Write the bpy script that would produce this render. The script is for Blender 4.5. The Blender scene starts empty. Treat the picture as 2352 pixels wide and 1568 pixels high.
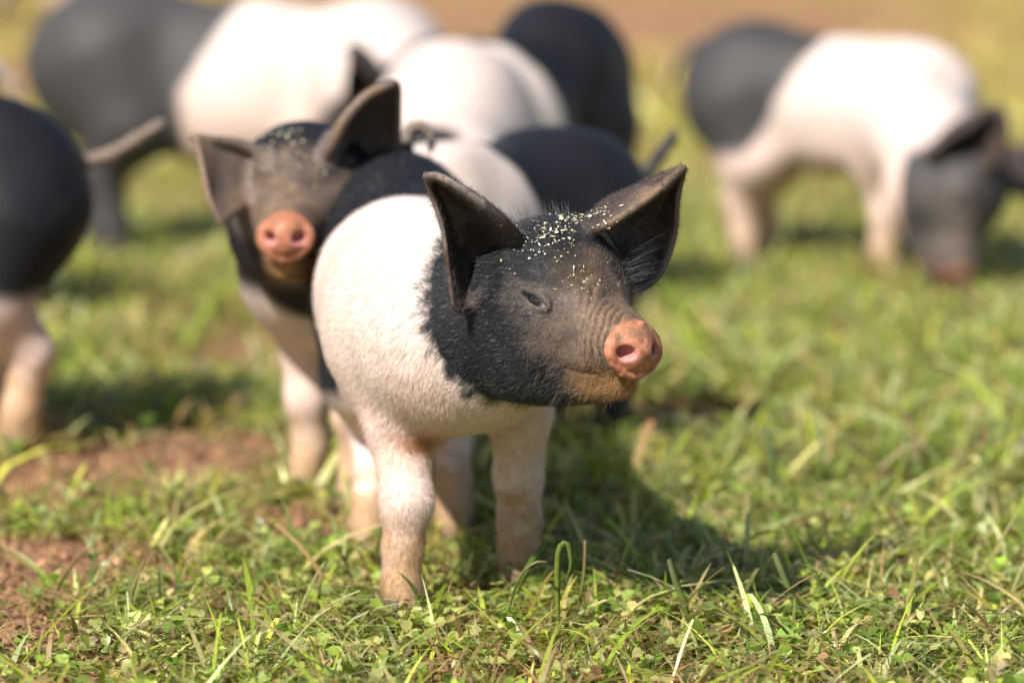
import bpy, math, random
import numpy as np
from mathutils import Vector, Matrix
from mathutils.bvhtree import BVHTree

# ------------------------------------------------------------------ camera, sky, sun, exposure
scene = bpy.context.scene
PITCH = math.radians(8.4)
CAMH = 0.71
cam_d = bpy.data.cameras.new('camera')
cam = bpy.data.objects.new('camera', cam_d)
scene.collection.objects.link(cam)
cam.location = (0, 0, CAMH)
cam.rotation_euler = (math.radians(90) - PITCH, 0, 0)
cam_d.lens = 135.0
cam_d.sensor_width = 36.0
cam_d.clip_start = 0.05
cam_d.clip_end = 2000.0
cam_d.dof.use_dof = True
cam_d.dof.focus_distance = 3.11
cam_d.dof.aperture_fstop = 3.0
cam_d.dof.aperture_blades = 0
scene.camera = cam

SUN_EL, SUN_AZ = math.radians(44), math.atan2(-0.64, -0.93)     # direction to the sun: left, a little behind the camera
sun_vec = Vector((math.sin(SUN_AZ) * math.cos(SUN_EL), math.cos(SUN_AZ) * math.cos(SUN_EL), math.sin(SUN_EL)))
world = bpy.data.worlds.new("World")
scene.world = world
world.use_nodes = True
wn = world.node_tree
wn.nodes.clear()
sky = wn.nodes.new('ShaderNodeTexSky')
sky.sky_type = 'NISHITA'
sky.sun_disc = False
sky.sun_elevation = SUN_EL
sky.sun_rotation = SUN_AZ
bg = wn.nodes.new('ShaderNodeBackground')
bg.inputs['Strength'].default_value = 0.075
wo = wn.nodes.new('ShaderNodeOutputWorld')
wn.links.new(sky.outputs[0], bg.inputs[0])
wn.links.new(bg.outputs[0], wo.inputs[0])
sun_d = bpy.data.lights.new('sun', 'SUN')
sun_d.energy = 5.0
sun_d.angle = math.radians(0.55)
sun_d.color = (1.0, 0.955, 0.885)
sun = bpy.data.objects.new('sun', sun_d)
scene.collection.objects.link(sun)
sun.rotation_euler = sun_vec.to_track_quat('Z', 'Y').to_euler()

scene.view_settings.view_transform = 'Standard'
scene.view_settings.look = 'None'
scene.view_settings.exposure = 0.62
scene.view_settings.gamma = 1.0
scene.view_settings.use_curve_mapping = False
scene.render.engine = 'CYCLES'
scene.cycles.use_denoising = True
scene.cycles.max_bounces = 6
scene.cycles.diffuse_bounces = 3
scene.cycles.transmission_bounces = 4

RNG = np.random.default_rng(7)
rnd = random.Random(7)

# ------------------------------------------------------------------ measuring helpers
# photograph pixels are counted on a 2352 x 1568 print of it
FPX = 2352 * 135 / 36.0
CP, SP = math.cos(PITCH), math.sin(PITCH)
def at(px, py, d):
    """world point seen at (px, py) whose world Y is d"""
    u, v = (px - 1176) / FPX, (784 - py) / FPX
    y, z = CP + v * SP, -SP + v * CP
    return np.array((u / y * d, d, CAMH + z / y * d))
def ground_at(px, py):
    u, v = (px - 1176) / FPX, (784 - py) / FPX
    y, z = CP + v * SP, -SP + v * CP
    t = -CAMH / z
    return np.array((u * t, y * t, 0.0))

def vnoise(p, scale, seed=0):
    """smooth value noise in -1..1 at points p (N,3)"""
    q = np.asarray(p, np.float64) / scale + 1000.5
    i = np.floor(q).astype(np.int64)
    f = q - i
    f = f * f * (3 - 2 * f)
    out = np.zeros(len(q))
    for dx in (0, 1):
        for dy in (0, 1):
            for dz in (0, 1):
                h = (i[:, 0] + dx) * 374761393 + (i[:, 1] + dy) * 668265263 + (i[:, 2] + dz) * 2147483647 + seed * 974711
                h = (h ^ (h >> 13)) * 1274126177 & 0xffffffff
                h = (h ^ (h >> 16)) & 0xffff
                w = (f[:, 0] if dx else 1 - f[:, 0]) * (f[:, 1] if dy else 1 - f[:, 1]) * (f[:, 2] if dz else 1 - f[:, 2])
                out += w * (h / 32767.5 - 1)
    return out
def fbm(p, scale, seed=0, n=3):
    return sum(vnoise(p, scale / 2 ** k, seed + k) / 2 ** k for k in range(n)) / (2 - 2 ** (1 - n))
def sstep(a, b, x):
    t = np.clip((x - a) / (b - a), 0, 1)
    return t * t * (3 - 2 * t)
def mixc(c, d, m):
    return c * (1 - m[:, None]) + np.asarray(d, float) * m[:, None]

def np_mesh(name, verts, face_groups, smooth=True, color=None):
    """face_groups: list of (M,k) index arrays"""
    me = bpy.data.meshes.new(name)
    verts = np.asarray(verts, np.float32)
    me.vertices.add(len(verts))
    me.vertices.foreach_set('co', verts.ravel())
    tot = sum(g.size for g in face_groups)
    nf = sum(len(g) for g in face_groups)
    me.loops.add(tot)
    me.polygons.add(nf)
    me.loops.foreach_set('vertex_index', np.concatenate([g.ravel() for g in face_groups]).astype(np.int32))
    starts, o = [], 0
    for g in face_groups:
        starts.append(o + np.arange(len(g)) * g.shape[1])
        o += g.size
    me.polygons.foreach_set('loop_start', np.concatenate(starts).astype(np.int32))
    if color is not None:
        a = me.color_attributes.new('tint', 'FLOAT_COLOR', 'POINT')
        c = np.ones((len(verts), 4), np.float32)
        c[:, :3] = color
        a.data.foreach_set('color', c.ravel())
    me.update(calc_edges=True)
    me.validate()
    me.polygons.foreach_set('use_smooth', np.full(len(me.polygons), smooth))
    return me
def link(name, data, mat=None, parent=None, loc=None):
    o = bpy.data.objects.new(name, data)
    scene.collection.objects.link(o)
    if mat is not None:
        data.materials.append(mat)
    if parent is not None:
        o.parent = parent
    if loc is not None:
        o.location = loc
    return o

# ------------------------------------------------------------------ materials
def new_mat(name):
    m = bpy.data.materials.new(name)
    m.use_nodes = True
    nt = m.node_tree
    nt.nodes.clear()
    out = nt.nodes.new('ShaderNodeOutputMaterial')
    return m, nt, out
def node(nt, typ, **kw):
    n = nt.nodes.new(typ)
    for k, v in kw.items():
        setattr(n, k, v)
    return n
def noise_node(nt, scale, detail=4, rough=0.6):
    n = node(nt, 'ShaderNodeTexNoise')
    n.inputs['Scale'].default_value = scale
    n.inputs['Detail'].default_value = detail
    n.inputs['Roughness'].default_value = rough
    tc = node(nt, 'ShaderNodeTexCoord')
    nt.links.new(tc.outputs['Object'], n.inputs['Vector'])
    return n
def ramp_node(nt, src, stops):
    r = node(nt, 'ShaderNodeValToRGB')
    el = r.color_ramp.elements
    el[0].position, el[0].color = stops[0][0], (*stops[0][1], 1)
    el[1].position, el[1].color = stops[-1][0], (*stops[-1][1], 1)
    for p, c in stops[1:-1]:
        e = el.new(p)
        e.color = (*c, 1)
    nt.links.new(src, r.inputs[0])
    return r
def mul_color(nt, a, b, fac=1.0):
    m = node(nt, 'ShaderNodeMix', data_type='RGBA', blend_type='MULTIPLY')
    m.inputs[0].default_value = fac
    nt.links.new(a, m.inputs[6])
    nt.links.new(b, m.inputs[7])
    return m.outputs[2]

def skin_material():
    m, nt, out = new_mat('pig_skin')
    at_ = node(nt, 'ShaderNodeAttribute', attribute_name='tint')
    n1 = noise_node(nt, 260, 4, 0.65)
    r1 = ramp_node(nt, n1.outputs[0], [(0.3, (0.72, 0.72, 0.72)), (0.7, (1.25, 1.25, 1.25))])
    col = mul_color(nt, at_.outputs['Color'], r1.outputs[0])
    p = node(nt, 'ShaderNodeBsdfPrincipled')
    nt.links.new(col, p.inputs['Base Color'])
    p.inputs['Roughness'].default_value = 0.55
    p.inputs['Specular IOR Level'].default_value = 0.22
    p.inputs['Subsurface Weight'].default_value = 0.2
    p.inputs['Subsurface Radius'].default_value = (0.010, 0.004, 0.002)
    p.inputs['Subsurface Scale'].default_value = 0.5
    n2 = noise_node(nt, 700, 5, 0.7)
    v2 = node(nt, 'ShaderNodeTexVoronoi', feature='DISTANCE_TO_EDGE')
    v2.inputs['Scale'].default_value = 330
    tc = node(nt, 'ShaderNodeTexCoord')
    nt.links.new(tc.outputs['Object'], v2.inputs['Vector'])
    ad = node(nt, 'ShaderNodeMath', operation='MULTIPLY_ADD')
    nt.links.new(v2.outputs[0], ad.inputs[0])
    ad.inputs[1].default_value = 0.9
    nt.links.new(n2.outputs[0], ad.inputs[2])
    b = node(nt, 'ShaderNodeBump')
    b.inputs['Strength'].default_value = 0.45
    b.inputs['Distance'].default_value = 0.0007
    nt.links.new(ad.outputs[0], b.inputs['Height'])
    nt.links.new(b.outputs[0], p.inputs['Normal'])
    nt.links.new(p.outputs[0], out.inputs[0])
    return m
def fur_material():
    m, nt, out = new_mat('pig_hair')
    at_ = node(nt, 'ShaderNodeAttribute', attribute_name='tint')
    p = node(nt, 'ShaderNodeBsdfPrincipled')
    nt.links.new(at_.outputs['Color'], p.inputs['Base Color'])
    p.inputs['Roughness'].default_value = 0.32
    p.inputs['Specular IOR Level'].default_value = 0.6
    t = node(nt, 'ShaderNodeBsdfTranslucent')
    nt.links.new(at_.outputs['Color'], t.inputs[0])
    mx = node(nt, 'ShaderNodeMixShader')
    mx.inputs[0].default_value = 0.3
    nt.links.new(p.outputs[0], mx.inputs[1])
    nt.links.new(t.outputs[0], mx.inputs[2])
    nt.links.new(mx.outputs[0], out.inputs[0])
    return m
def leaf_material():
    m, nt, out = new_mat('leaf')
    at_ = node(nt, 'ShaderNodeAttribute', attribute_name='tint')
    n1 = noise_node(nt, 180, 3, 0.6)
    r1 = ramp_node(nt, n1.outputs[0], [(0.3, (0.75, 0.75, 0.7)), (0.7, (1.2, 1.2, 1.15))])
    col = mul_color(nt, at_.outputs['Color'], r1.outputs[0])
    p = node(nt, 'ShaderNodeBsdfPrincipled')
    nt.links.new(col, p.inputs['Base Color'])
    p.inputs['Roughness'].default_value = 0.34
    p.inputs['Specular IOR Level'].default_value = 0.45
    t = node(nt, 'ShaderNodeBsdfTranslucent')
    br = node(nt, 'ShaderNodeHueSaturation')
    br.inputs['Value'].default_value = 1.5
    br.inputs['Saturation'].default_value = 1.05
    nt.links.new(col, br.inputs['Color'])
    nt.links.new(br.outputs[0], t.inputs[0])
    mx = node(nt, 'ShaderNodeMixShader')
    mx.inputs[0].default_value = 0.42
    nt.links.new(p.outputs[0], mx.inputs[1])
    nt.links.new(t.outputs[0], mx.inputs[2])
    nt.links.new(mx.outputs[0], out.inputs[0])
    return m
def soil_material():
    m, nt, out = new_mat('soil')
    at_ = node(nt, 'ShaderNodeAttribute', attribute_name='tint')
    n1 = noise_node(nt, 28, 8, 0.7)
    r1 = ramp_node(nt, n1.outputs[0], [(0.3, (0.6, 0.58, 0.56)), (0.5, (1, 1, 1)), (0.72, (1.35, 1.3, 1.2))])
    col = mul_color(nt, at_.outputs['Color'], r1.outputs[0])
    p = node(nt, 'ShaderNodeBsdfPrincipled')
    nt.links.new(col, p.inputs['Base Color'])
    p.inputs['Roughness'].default_value = 0.95
    p.inputs['Specular IOR Level'].default_value = 0.1
    n2 = noise_node(nt, 190, 8, 0.75)
    b = node(nt, 'ShaderNodeBump')
    b.inputs['Strength'].default_value = 0.9
    b.inputs['Distance'].default_value = 0.006
    nt.links.new(n2.outputs[0], b.inputs['Height'])
    nt.links.new(b.outputs[0], p.inputs['Normal'])
    nt.links.new(p.outputs[0], out.inputs[0])
    return m
def plain_material(name, col, rough=0.6, spec=0.4, noise=None, coat=0.0):
    m, nt, out = new_mat(name)
    p = node(nt, 'ShaderNodeBsdfPrincipled')
    p.inputs['Roughness'].default_value = rough
    p.inputs['Specular IOR Level'].default_value = spec
    p.inputs['Coat Weight'].default_value = coat
    p.inputs['Coat Roughness'].default_value = 0.05
    n1 = noise_node(nt, noise or 200, 4)
    c = np.array(col)
    r = ramp_node(nt, n1.outputs[0], [(0.3, tuple(c * 0.7)), (0.7, tuple(c * 1.3))])
    nt.links.new(r.outputs[0], p.inputs['Base Color'])
    nt.links.new(p.outputs[0], out.inputs[0])
    return m
def tint_material(name, rough, spec, coat=0.0):
    m, nt, out = new_mat(name)
    at_ = node(nt, 'ShaderNodeAttribute', attribute_name='tint')
    p = node(nt, 'ShaderNodeBsdfPrincipled')
    nt.links.new(at_.outputs['Color'], p.inputs['Base Color'])
    p.inputs['Roughness'].default_value = rough
    p.inputs['Specular IOR Level'].default_value = spec
    p.inputs['Coat Weight'].default_value = coat
    p.inputs['Coat Roughness'].default_value = 0.03
    nt.links.new(p.outputs[0], out.inputs[0])
    return m
SKIN, FUR, LEAF, SOIL = skin_material(), fur_material(), leaf_material(), soil_material()
HOOF = plain_material('hoof_horn', (0.10, 0.07, 0.05), 0.55, 0.4)
EYE = tint_material('eyeball', 0.1, 0.5, 0.6)
CHAFF = tint_material('chaff', 0.8, 0.2)

# ------------------------------------------------------------------ ground
_soil_spots = [(450, 1050, .10, 1.2), (120, 1110, .07, .8), (40, 1290, .07, 1.0), (20, 1450, .05, .9), (700, 1200, .07, 1.0), (1080, 1230, .035, .7),
               (1650, 960, .10, 1.0), (1480, 1075, .05, .8), (600, 830, .13, .8), (1010, 1530, .03, .7), (540, 1440, .03, .5), (330, 1290, .04, .5),
               (1000, 60, 1.2, 1.0), (1300, 10, 1.5, 1.0), (30, 200, .5, 1.0), (1560, 80, .6, .5), (1450, 950, .08, .7)]
SPOTS = [(*ground_at(x, y)[:2], r, w) for x, y, r, w in _soil_spots]
def bare(x, y):
    """how bare the soil is, 0..1"""
    p = np.stack([x, y, np.zeros_like(x)], 1)
    s = 0.18 + 0.55 * fbm(p, 0.34, 11) + 0.60 * fbm(p, 0.06, 12)
    s = s + 0.16 * sstep(-0.02, -0.35, x / np.maximum(y, .1) * 3.2) * (y < 4.2) - 0.16 * sstep(0.05, 0.4, x / np.maximum(y, .1) * 3.2) * (y < 5)
    for sx, sy, r, w in SPOTS:
        s = s + w * np.exp(-(((x - sx) / r) ** 2 + ((y - sy) / (r * 1.3)) ** 2))
    return np.clip(s, 0, 1)
def relief(x, y):
    p = np.stack([x, y, np.zeros_like(x)], 1)
    near = 1 / (1 + (y / 9.0) ** 2)
    return (0.010 * fbm(p, 0.16, 3, 3) + 0.0060 * vnoise(p, 0.024, 5) + 0.0025 * vnoise(p, 0.011, 6)) * near - 0.004
def axis(fine_lo, fine_hi, step, lo, hi, grow=1.16):
    a = list(np.arange(fine_lo, fine_hi, step))
    s, v = step, fine_hi
    while v < hi:
        a.append(v); s *= grow; v += s
    a.append(hi)
    s, v = step * grow, fine_lo - step
    b = []
    while v > lo:
        b.append(v); s *= grow; v -= s
    b.append(lo)
    return np.array(b[::-1] + a)
gx = axis(-0.75, 0.75, 0.0065, -400, 400, 1.10)
gy = axis(2.55, 4.3, 0.0065, -60, 900, 1.035)
GX, GY = np.meshgrid(gx, gy)
fx, fy = GX.ravel(), GY.ravel()
gz = relief(fx, fy)
gp = np.stack([fx, fy, np.zeros_like(fx)], 1)
bb = bare(fx, fy)
soil_c = np.array((0.37, 0.20, 0.115))
gcol = np.tile(soil_c, (len(fx), 1)) * (1 + 0.25 * fbm(gp, 0.5, 21))[:, None]
gcol = mixc(gcol, (0.12, 0.11, 0.04), sstep(0.45, 0.15, bb) * 0.75)
far = sstep(9, 16, fy)
gcol = mixc(gcol, (0.40, 0.28, 0.10), far * (0.55 + 0.45 * fbm(gp, 2.0, 22)))
nx, ny = len(gx), len(gy)
ii = (np.arange(ny - 1)[:, None] * nx + np.arange(nx - 1)[None, :]).ravel()
ground = link('ground', np_mesh('ground', np.stack([fx, fy, gz], 1), [np.stack([ii, ii + 1, ii + 1 + nx, ii + nx], 1)], True, gcol), SOIL)
ground['kind'] = 'structure'
def ground_z(x, y):
    return float(relief(np.array([x]), np.array([y]))[0])

# ------------------------------------------------------------------ implicit surface tools
def smin(a, b, k):
    h = np.maximum(k - np.abs(a - b), 0) / k
    return np.minimum(a, b) - h * h * k * 0.25
def smax(a, b, k):
    return -smin(-a, -b, k)
def ellipsoid(p, c, r, R=None):
    q = p - np.asarray(c, np.float32)
    if R is not None:
        q = q @ np.asarray(R, np.float32)
    r = np.asarray(r, np.float32)
    k0 = np.sqrt(((q / r) ** 2).sum(1)) + 1e-9
    k1 = np.sqrt(((q / (r * r)) ** 2).sum(1)) + 1e-9
    return k0 * (k0 - 1) / k1
def cone(p, a, b, r1, r2):
    a, b = np.asarray(a, np.float32), np.asarray(b, np.float32)
    pa, ba = p - a, b - a
    h = np.clip((pa @ ba) / float(ba @ ba), 0, 1)
    q = pa - h[:, None] * ba
    return np.sqrt((q * q).sum(1)) - (r1 + (r2 - r1) * h)
def chain(p, pts, k=0.012):
    d = None
    for (a, ra), (b, rb) in zip(pts[:-1], pts[1:]):
        e = cone(p, a, b, ra, rb)
        d = e if d is None else smin(d, e, k)
    return d
def catmull(P, n):
    """P (k, ...) -> (n, ...) interpolating"""
    k = len(P)
    E = np.concatenate([[2 * P[0] - P[1]], P, [2 * P[-1] - P[-2]]])
    t = np.linspace(0, k - 1, n)
    i = np.minimum(t.astype(int), k - 2)
    f = (t - i).reshape([-1] + [1] * (P.ndim - 1))
    a, b, c, d = E[i], E[i + 1], E[i + 2], E[i + 3]
    return 0.5 * (2 * b + (c - a) * f + (2 * a - 5 * b + 4 * c - d) * f ** 2 + (3 * b - a - 3 * c + d) * f ** 3)
class Ear:
    """a curved flap given by a net of points, base row first, leading edge first in a row"""
    def __init__(self, net, thick=0.0019, n=26):
        net = np.array(net, float)
        self.net = net
        g = catmull(net, n)
        g = catmull(g.transpose(1, 0, 2), n).transpose(1, 0, 2)
        self.g = g
        v = g.reshape(-1, 3)
        f = [(i * n + j, i * n + j + 1, (i + 1) * n + j + 1, (i + 1) * n + j) for i in range(n - 1) for j in range(n - 1)]
        self.tree = BVHTree.FromPolygons([tuple(q) for q in v], f)
        u = np.array([i / (n - 1) for i in range(n - 1) for j in range(n - 1)])
        w = np.array([j / (n - 1) for i in range(n - 1) for j in range(n - 1)])
        rim = np.maximum(np.exp(-w / 0.07), np.maximum(0.35 * np.exp(-(1 - w) / .06), 0.3 * np.exp(-(1 - u) / 0.06)))
        self.t = thick * (1 + 0.8 * (1 - u) ** 2 + 0.6 * rim)
        self.lo, self.hi = v.min(0) - 0.03, v.max(0) + 0.03
        self.v = v
    def sdf(self, p, d):
        m = np.all((p > self.lo) & (p < self.hi), 1) & (d > -0.006)
        out = np.full(len(p), 0.05, np.float32)
        idx = np.nonzero(m)[0]
        fn = self.tree.find_nearest
        for i in idx:
            r = fn(p[i].tolist())
            out[i] = r[3] - self.t[r[2]]
        return out
    def near(self, p, dist):
        m = np.all((p > self.lo) & (p < self.hi), 1)
        out = np.zeros(len(p), bool)
        for i in np.nonzero(m)[0]:
            out[i] = self.tree.find_nearest(p[i].tolist())[3] < dist
        return out

def surface(fn, lo, hi, h, B=8):
    """surface-nets mesh of fn(p) = 0, evaluated only in blocks near the surface"""
    lo = np.asarray(lo, float); hi = np.asarray(hi, float)
    nb = np.ceil((hi - lo) / (h * B)).astype(int) + 1
    n = nb * B
    bi = np.stack(np.meshgrid(*[np.arange(k) for k in nb], indexing='ij'), -1).reshape(-1, 3)
    cen = (lo + (bi * B + (B - 1) / 2) * h).astype(np.float32)
    dc = fn(cen)
    act = np.abs(dc) < B * h * 0.87 * 1.45 + 0.006
    G = np.where(dc < 0, -1.0, 1.0).astype(np.float32).reshape(nb)
    G = np.repeat(np.repeat(np.repeat(G, B, 0), B, 1), B, 2)
    off = np.stack(np.meshgrid(*[np.arange(B)] * 3, indexing='ij'), -1).reshape(-1, 3)
    ab = bi[act]
    CH = max(1, 400000 // B ** 3)
    for s in range(0, len(ab), CH):
        q = (ab[s:s + CH, None, :] * B + off[None]).reshape(-1, 3)
        G[q[:, 0], q[:, 1], q[:, 2]] = fn((lo + q * h).astype(np.float32))
    S = (G < 0)
    C = np.zeros(tuple(n - 1), np.int8)
    corners = [(i, j, k) for i in (0, 1) for j in (0, 1) for k in (0, 1)]
    sl = lambda o: tuple(slice(o[a], n[a] - 1 + o[a]) for a in range(3))
    for c in corners:
        C += S[sl(c)]
    cells = np.argwhere((C > 0) & (C < 8))
    ids = np.full(tuple(n - 1), -1, np.int32)
    ids[cells[:, 0], cells[:, 1], cells[:, 2]] = np.arange(len(cells))
    val = {c: G[cells[:, 0] + c[0], cells[:, 1] + c[1], cells[:, 2] + c[2]] for c in corners}
    acc = np.zeros((len(cells), 3)); cnt = np.zeros(len(cells))
    for a in corners:
        for ax in range(3):
            if a[ax] == 0:
                b = list(a); b[ax] = 1; b = tuple(b)
                va, vb = val[a], val[b]
                m = (va < 0) != (vb < 0)
                t = np.where(m, va / np.where(m, va - vb, 1), 0)
                pos = np.array(a, float)[None] + t[:, None] * (np.array(b) - np.array(a))[None]
                acc += pos * m[:, None]; cnt += m
    V = lo + (cells + acc / cnt[:, None]) * h
    quads = []
    for ax in range(3):
        o1, o2 = (ax + 1) % 3, (ax + 2) % 3
        A = [slice(1, n[k] - 1) for k in range(3)]; Bs = list(A)
        A[ax] = slice(0, n[ax] - 1); Bs[ax] = slice(1, n[ax])
        sa, sb = S[tuple(A)], S[tuple(Bs)]
        e = np.argwhere(sa != sb)
        base = e + 1; base[:, ax] -= 1
        flip = sb[e[:, 0], e[:, 1], e[:, 2]]
        def cid(d1, d2):
            c = base.copy(); c[:, o1] -= d1; c[:, o2] -= d2
            return ids[c[:, 0], c[:, 1], c[:, 2]]
        q = np.stack([cid(1, 1), cid(0, 1), cid(0, 0), cid(1, 0)], 1)
        q[flip] = q[flip][:, ::-1]
        quads.append(q)
    Q = np.concatenate(quads)
    V = V.astype(np.float32)
    e = h * 0.5
    d0 = fn(V)
    g = np.stack([fn(V + np.array([e, 0, 0], np.float32)) - d0, fn(V + np.array([0, e, 0], np.float32)) - d0, fn(V + np.array([0, 0, e], np.float32)) - d0], 1) / e
    L = np.sqrt((g * g).sum(1)) + 1e-6
    stepv = np.clip(d0 / L, -0.5 * h, 0.5 * h)
    V2 = V - (stepv / L)[:, None] * g
    return V2, Q, g / L[:, None]

def relax(V, Q, it=1, w=0.5):
    for _ in range(it):
        acc = np.zeros_like(V); cnt = np.zeros(len(V))
        for a, b in ((0, 1), (1, 2), (2, 3), (3, 0)):
            for s, t in ((a, b), (b, a)):
                for c in range(3):
                    acc[:, c] += np.bincount(Q[:, s], V[Q[:, t], c], len(V))
                cnt += np.bincount(Q[:, s], minlength=len(V))
        V = V * (1 - w) + w * acc / np.maximum(cnt, 1)[:, None]
    return V.astype(np.float32)

# ------------------------------------------------------------------ head, in its own frame: forward, left, up from the snout centre
EYE_C = np.array((-0.079, 0.0380, 0.0315))
def eye_frame():
    n = Vector((0.36, 0.90, 0.16)).normalized()
    t = Vector((1, 0, -0.30)); t = (t - n * t.dot(n)).normalized()
    return np.array(t), np.array(n.cross(t) if n.cross(t).z > 0 else t.cross(n)), np.array(n)
ET, EU, EN = eye_frame()
EYE_C = np.array((-0.079, 0.0380, 0.0315))
def head_sdf(q, detail):
    m = q.copy(); m[:, 1] = np.abs(m[:, 1])
    d = ellipsoid(m, (-0.120, 0, 0.036), (0.064, 0.053, 0.056))
    d = smin(d, ellipsoid(m, (-0.125, 0.026, -0.008), (0.056, 0.036, 0.050)), 0.03)
    d = smin(d, cone(m, (-0.098, 0.006, 0.020), (-0.036, 0, 0.004), 0.042, 0.0255), 0.022)
    d = smin(d, cone(m, (-0.036, 0, 0.003), (-0.010, 0, 0.0005), 0.0255, 0.0215), 0.01)
    if detail:
        d = smin(d, np.sqrt((m[:, 0] + 0.0185 - .10 * m[:, 2]) ** 2 + (np.sqrt(m[:, 1] ** 2 + (m[:, 2] - .001) ** 2) - 0.0208) ** 2) - 0.0034, 0.0025)
    d = smin(d, cone(m, (-0.110, 0.010, -0.028), (-0.026, 0.002, -0.0300), 0.034, 0.0128), 0.014)
    d = smin(d, ellipsoid(m, (-0.100, 0.036, 0.047), (0.020, 0.012, 0.013)), 0.02)
    d = smin(d, ellipsoid(m, (-0.045, 0.014, -0.010), (0.022, 0.014, 0.014)), 0.012)
    if detail:
        # folds of skin round the muzzle
        z, f, l = m[:, 2], m[:, 0], m[:, 1]
        ff = f + 0.10 * z - 0.35 * l + 0.0030 * vnoise(q, 0.02, 31)
        env = sstep(-0.060, -0.034, ff) * sstep(-0.011, -0.015, f) * sstep(-0.022, -0.004, z)
        w = np.abs(np.sin(ff * math.pi / 0.0066 + 0.8 * vnoise(q, 0.013, 32)))
        d = d + env * (0.0050 * (1 - w) ** 2 - 0.0016)
        d = d + 0.0007 * vnoise(q, 0.010, 33) * sstep(-0.13, -0.08, f) * sstep(-0.012, -0.02, f) + 0.0012 * vnoise(q, 0.024, 34)
    # snout disc
    x, l, z = q[:, 0] - 0.10 * -q[:, 2], q[:, 1], q[:, 2]
    rr = np.sqrt((l / 1.06) ** 2 + z ** 2)
    ang = np.arctan2(z, l)
    R0 = 0.0194 + 0.0009 * np.cos(2 * ang) + 0.0012 * np.cos(4 * ang) * 0.4
    dx = np.abs(x + 0.0060) - 0.0015
    dr = rr - R0
    disc = np.sqrt(np.maximum(dx, 0) ** 2 + np.maximum(dr, 0) ** 2) + np.minimum(np.maximum(dx, dr), 0) - 0.0046
    disc = disc + 0.0010 * np.exp(-(rr / 0.013) ** 2) - 0.0005 * np.exp(-((m[:, 1] - 0.0125) / 0.0065) ** 2 - ((z - 0.001) / 0.0075) ** 2)
    if detail:
        disc = disc + 0.0007 * vnoise(q, 0.0060, 37) + 0.0004 * vnoise(q, 0.003, 38)
    d = smin(d, disc, 0.0012)
    d = smax(d, -ellipsoid(m, (0.0020, 0.0122, 0.0008), (0.012, 0.0058, 0.0052)), 0.0032)
    d = smax(d, -cone(m, (0.003, 0, -0.026), (-0.004, 0, -0.0215), 0.0016, 0.0004), 0.003)
    # mouth line
    d = smax(d, -ellipsoid(m, (-0.036, 0.026, -0.0200), (0.027, 0.0100, 0.0018), None), 0.003)
    # eye: lids round a slit
    e = m - EYE_C.astype(np.float32)
    a, b, c = e @ ET.astype(np.float32), e @ EU.astype(np.float32), e @ EN.astype(np.float32)
    arc = lambda s: b - s * np.maximum(1 - (a / 0.0165) ** 2, -2)
    ell = np.sqrt((a / 0.0135) ** 2 + ((b - 0.001) / 0.0075) ** 2)
    if detail:
        up = np.sqrt(np.maximum(np.abs(a) - 0.0130, 0) ** 2 + arc(0.0060) ** 2 + (c + 0.0018) ** 2) - 0.0017 - .0004 * vnoise(q, .005, 39)
        lw = np.sqrt(np.maximum(np.abs(a) - 0.0130, 0) ** 2 + (b + 0.0052 * np.maximum(1 - (a / 0.0165) ** 2, -2)) ** 2 + (c + 0.0026) ** 2) - 0.0013
        d = smin(d, smin(up, lw, 0.001), 0.0025)
        ring = np.sqrt(a ** 2 + (b * 1.5 - 0.001) ** 2)
        d = d + 0.0005 * np.cos((ring + .0008 * vnoise(q, .01, 36)) * 2 * math.pi / 0.0042) * np.exp(-((ring - 0.021) / 0.0055) ** 2) * (np.abs(c) < 0.02) * (a < .020)
    d = smax(d, -ellipsoid(np.stack([a, b - 0.0003 , c], 1), (0, 0, 0), (0.0140, 0.0048, 0.0100)), 0.0012)
    return d

def _settle_eye():
    global EYE_C
    t = np.linspace(-0.03, 0.03, 241)
    pts = (EYE_C[None] + t[:, None] * EN[None]).astype(np.float32)
    save = EYE_C; EYE_C = np.array((5.0, 5, 5))
    d = head_sdf(pts, False)
    EYE_C = save + EN * float(t[np.nonzero(d > 0)[0][0] if (d > 0).any() else -1])
_settle_eye()
def frame(F, up=(0, 0, 1)):
    F = Vector(F).normalized(); U = Vector(up); U = (U - F * U.dot(F)).normalized()
    L = U.cross(F)
    return np.array([F, L, U], float)          # rows: forward, left, up

def fv(*a):
    return np.array(a, np.float32)

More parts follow.
